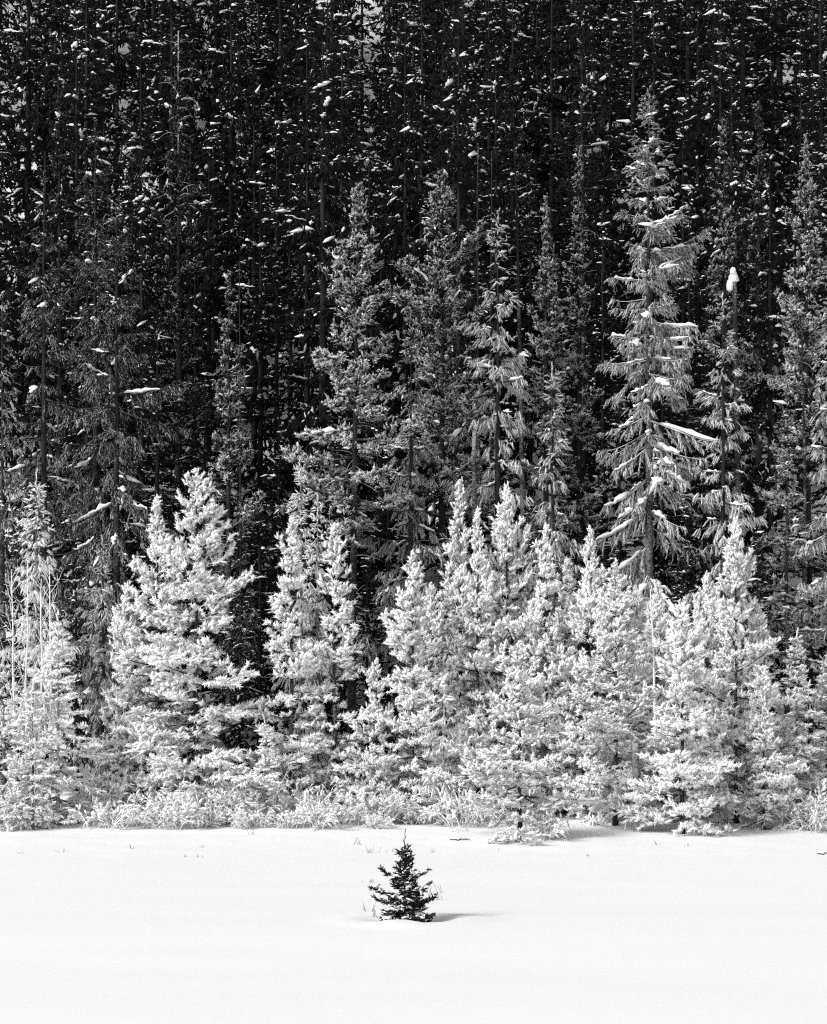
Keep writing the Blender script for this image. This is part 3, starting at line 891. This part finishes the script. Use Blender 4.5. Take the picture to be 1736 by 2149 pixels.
SH = [shrub_mesh(1.25, 1.5, 61, 60), shrub_mesh(1.0, 1.3, 62), shrub_mesh(1.5, 1.4, 63, 60), shrub_mesh(0.62, 1.0, 64, 40), shrub_mesh(0.8, 1.4, 65, 44)]
rs = random.Random(9)
SHRUBS = [(178, 81.5, 1), (212, 82.6, 2), (262, 82.2, 1), (300, 80.8, 3), (335, 81.0, 4), (378, 80.7, 1), (425, 81.5, 0), (470, 81.0, 1), (510, 81.6, 0),
          (548, 81.0, 4), (585, 81.9, 2), (622, 80.9, 1), (655, 81.6, 0), (688, 80.8, 4), (745, 81.0, 1), (772, 80.7, 0), (812, 80.9, 2), (850, 80.6, 2),
          (888, 81.1, 0), (925, 80.7, 1), (962, 81.4, 0), (990, 80.4, 4), (596, 79.9, 3), (668, 79.9, 3), (166, 80.2, 3), (240, 80.1, 3), (360, 79.9, 3),
          (440, 80.1, 3), (520, 79.9, 3), (720, 80.1, 3), (790, 79.9, 3), (1152, 76.6, 3), (1698, 79.8, 0), (1728, 79.5, 1), (1652, 81.0, 4), (1752, 80.0, 0), (24, 80.2, 3), (-30, 80.4, 1)]
for xp, D, v in SHRUBS:
    x = at(xp, D)
    low = v == 3
    if rs.random() < 0.18:
        continue
    root = link('low_shrub' if low else 'willow_shrub', None)
    root.location = (x, D, g1(x, D))
    k = rs.uniform(0.75, 1.45)
    root.scale = (k * rs.uniform(0.9, 1.2), k, k); root.rotation_euler = (0, 0, rs.uniform(0, 6.28))
    edge = xp > 1600
    root['label'] = ('knee-high mound of rimed twigs at the very edge of the snow meadow' if low else
                     'willow clump white with rime below the small fir with cross-shaped tip' if edge else
                     'willow shrub with dark stems and white rimed twigs under the frosted trees')
    root['category'] = 'shrub'
    root['group'] = 'low rimed mounds' if low else 'willows by the small fir' if edge else 'rimed willow shrubs'
    link('twigs', SH[v][0], root, frost=0.92, kind='stuff')
    link('snow_flecks', SH[v][1], root, kind='stuff')

# ------------------------------------------------------------------ the little fir standing alone in the meadow
Hs = 1.92 - g1(*SAP)
LB = [  # height, direction, length, rise of each bough
    (1.02, 184, 0.56, 16), (1.00, 352, 0.52, 20), (0.72, 176, 0.68, 8), (0.55, 190, 0.66, 2), (0.70, 4, 0.56, 14), (0.52, 350, 0.66, 6), (0.40, 338, 0.60, -16), (0.36, 200, 0.52, -18),
    (0.62, 262, 0.50, -4), (0.80, 285, 0.44, 0), (0.34, 282, 0.55, -14), (0.22, 236, 0.55, -12), (0.28, 310, 0.5, -14), (0.46, 232, 0.5, -8), (0.92, 250, 0.36, 4), (1.15, 300, 0.30, 14)]
rl = random.Random(4)
for k in range(95):
    z_ = 0.12 + 1.55 * rl.random() ** 1.1
    LB.append((z_, rl.uniform(0, 360), (0.08 + 0.40 * (1.72 - z_) / 1.5) * rl.uniform(0.6, 1.15), 46 * z_ / 1.7 - 14 + rl.gauss(0, 9)))
T = prototype('lone_fir', split=True, kind='fir', H=Hs, R=0.70, seed=79, base=0.03, dens=1.0, tscale=0.50, snow=0.9, flecks=0.17, fleck_size=(0.024, 0.055),
              lop=0.3, ridge=(0.04, 0.08), trunk_r=0.03, limbs=LB,
              over=dict(tw=0.022, bend=30, tl=(0.16, 0.28), tr=(0.034, 0.056), lead=0.03, side=(30, 75)))
plant(T, 'lone_fir', SAP[0], SAP[1], 'little dark fir dabbed with snow, alone out in the white meadow', 'fir tree', frost=0.22, bark=0.2)

# ------------------------------------------------------------------ small things in the snow
def weed(xp, yp, h, seed, label, group, n_=5):
    r = np.random.default_rng(seed)
    D = CAM_H * FPX / (yp - HY)
    x = at(xp, D)
    q = np.linspace(0, 1, 4)
    az_ = r.uniform(0, 6.28, n_)
    P = np.stack([np.cos(az_)[:, None] * q * h * 0.5, np.sin(az_)[:, None] * q * h * 0.5, np.tile(q * h, (n_, 1)) - 0.03], -1) * r.uniform(0.5, 1.1, n_)[:, None, None]
    P[..., :2] += r.normal(0, h * 0.4, (n_, 1, 2))
    o = link('dry_weed', mesh_from('dry_weed', [tubes(P, np.tile((0.006 * (1 - 0.5 * q))[None], (n_, 1)), 3, 0.2) + (0,)], [M_TWIG]), frost=0.3)
    o.location = (x, D, g1(x, D))
    o['label'] = label; o['category'] = 'weed'; o['group'] = group
rw = random.Random(3)
for k in range(15):
    weed(rw.uniform(20, 1720), rw.uniform(1758, 1800), rw.uniform(0.06, 0.18), 300 + k, 'tiny dry weed tip poking out of the snow before the trees', 'weed tips near the trees', 4)
for k, (xp, yp) in enumerate([(772, 1848), (778, 1868), (775, 1912), (790, 1928), (918, 1872), (912, 1888), (780, 1790), (748, 1776)]):
    weed(xp, yp, rw.uniform(0.12, 0.26), 330 + k, 'wispy dry weed beside the lone little fir', 'weeds by the lone fir', 6)

def stick(xp, yp, l_, ang, label, seed):
    r = np.random.default_rng(seed)
    D = CAM_H * FPX / (yp - HY)
    x = at(xp, D)
    q = np.linspace(-0.5, 0.5, 8)
    P = np.stack([q * l_ * math.cos(ang), q * l_ * math.sin(ang), 0.035 + r.normal(0, 0.012, 8)], -1)
    f0, f1 = P[3], P[5]
    tw = np.stack([np.stack([f0, f0 + (0.09, 0.03, 0.06)]), np.stack([f1, f1 + (0.10, -0.04, 0.05)])])
    o = link('fallen_stick', mesh_from('fallen_stick', [tubes(P[None], (0.018 * (1.1 - np.abs(q)))[None], 6, 0.1) + (0,), tubes(tw, np.tile([0.008, 0.005], (2, 1)), 4, 0.1) + (0,)], [M_TWIG]), frost=0.15)
    o.location = (x, D, g1(x, D)); o['label'] = label; o['category'] = 'stick'
stick(965, 1771, 0.62, 0.25, 'dark fallen stick on the snow beside the outermost pine', 1)
stick(1730, 1794, 0.4, -0.2, 'dark stick end showing at the picture edge on open snow', 2)

for xp, yp, lb in ((1244, 1744, 'leaning snow-capped stub under the dark hollow of the broad pine'), (1312, 1749, 'upright snow-capped stub beside the bare trunk foot')):
    D = CAM_H * FPX / (yp - HY) - 0.6
    x = at(xp, D)
    root = link('snow_capped_stub', None); root.location = (x, D, g1(x, D)); root['label'] = lb; root['category'] = 'stub'
    P = np.array([[0, 0, -0.1], [0.01, 0, 0.08], [0.03, 0, 0.2], [0.045, 0, 0.3]])
    link('stub', mesh_from('stub', [tubes(P[None], np.array([[0.035, 0.03, 0.028, 0.02]]), 7, 0.5) + (0,)], [M_BARK]), root, frost=0.8)
    V, F, T_ = scatter(BLOB, np.array([[0.04, 0, 0.27]]), np.array([[0, 0, 1.0]]), 0.08, 0.055, np.random.default_rng(2))
    link('snow_cap', mesh_from('snow_cap', [(V, F, T_, 0)], [M_SNOW]), root)

def boulder(xp, D, sx, sy, sz, seed, label):
    r = np.random.default_rng(seed)
    n_, k = 9, 16
    u, v = np.meshgrid(np.linspace(-1.2, 1.5, n_), np.linspace(0, 2 * math.pi, k, endpoint=False), indexing='ij')
    d = np.stack([np.cos(u) * np.cos(v), np.cos(u) * np.sin(v), np.sin(u)], -1)
    axs = unit(r.normal(0, 1, (9, 3)))
    rad = np.min(1.0 / np.maximum(np.einsum('ijk,lk->ijl', d, axs) / r.uniform(0.7, 1.0, 9), 0.75), axis=-1)
    V = (d * rad[..., None] * (sx, sy, sz)).reshape(-1, 3)
    i_, j_ = np.meshgrid(np.arange(n_ - 1), np.arange(k), indexing='ij')
    a_ = (i_ * k + j_).ravel(); b_ = (i_ * k + (j_ + 1) % k).ravel()
    F = np.concatenate([np.stack([a_, b_, b_ + k], -1), np.stack([a_, b_ + k, a_ + k], -1)])
    F = np.concatenate([F, np.array([[(n_ - 1) * k, (n_ - 1) * k + c, (n_ - 1) * k + c + 1] for c in range(1, k - 1)])])
    x = at(xp, D)
    root = link('boulder', None); root.location = (x, D, g1(x, D) + sz * 0.2); root['label'] = label; root['category'] = 'boulder'
    link('rock', mesh_from('rock', [(V, F, np.zeros(len(V)), 0)], [M_STONE], smooth=False), root)
    V2 = V.copy(); top = V2[:, 2] > sz * 0.35
    S = V[top] * 1.0
    nb = 9
    V3, F3, T3 = scatter(BLOB, np.stack([r.uniform(-.5, .5, nb) * sx, r.uniform(-.5, .5, nb) * sy, np.full(nb, sz * 0.62)], -1), np.tile([0, 0, 1.0], (nb, 1)), sz * 0.42, sx * 0.42, r)
    link('snow_cap', mesh_from('snow_cap', [(V3, F3, T3, 0)], [M_SNOW]), root)
boulder(757, 82.6, 0.55, 0.45, 0.4, 4, 'grey boulder with snow on top at the foot of the twin pines')
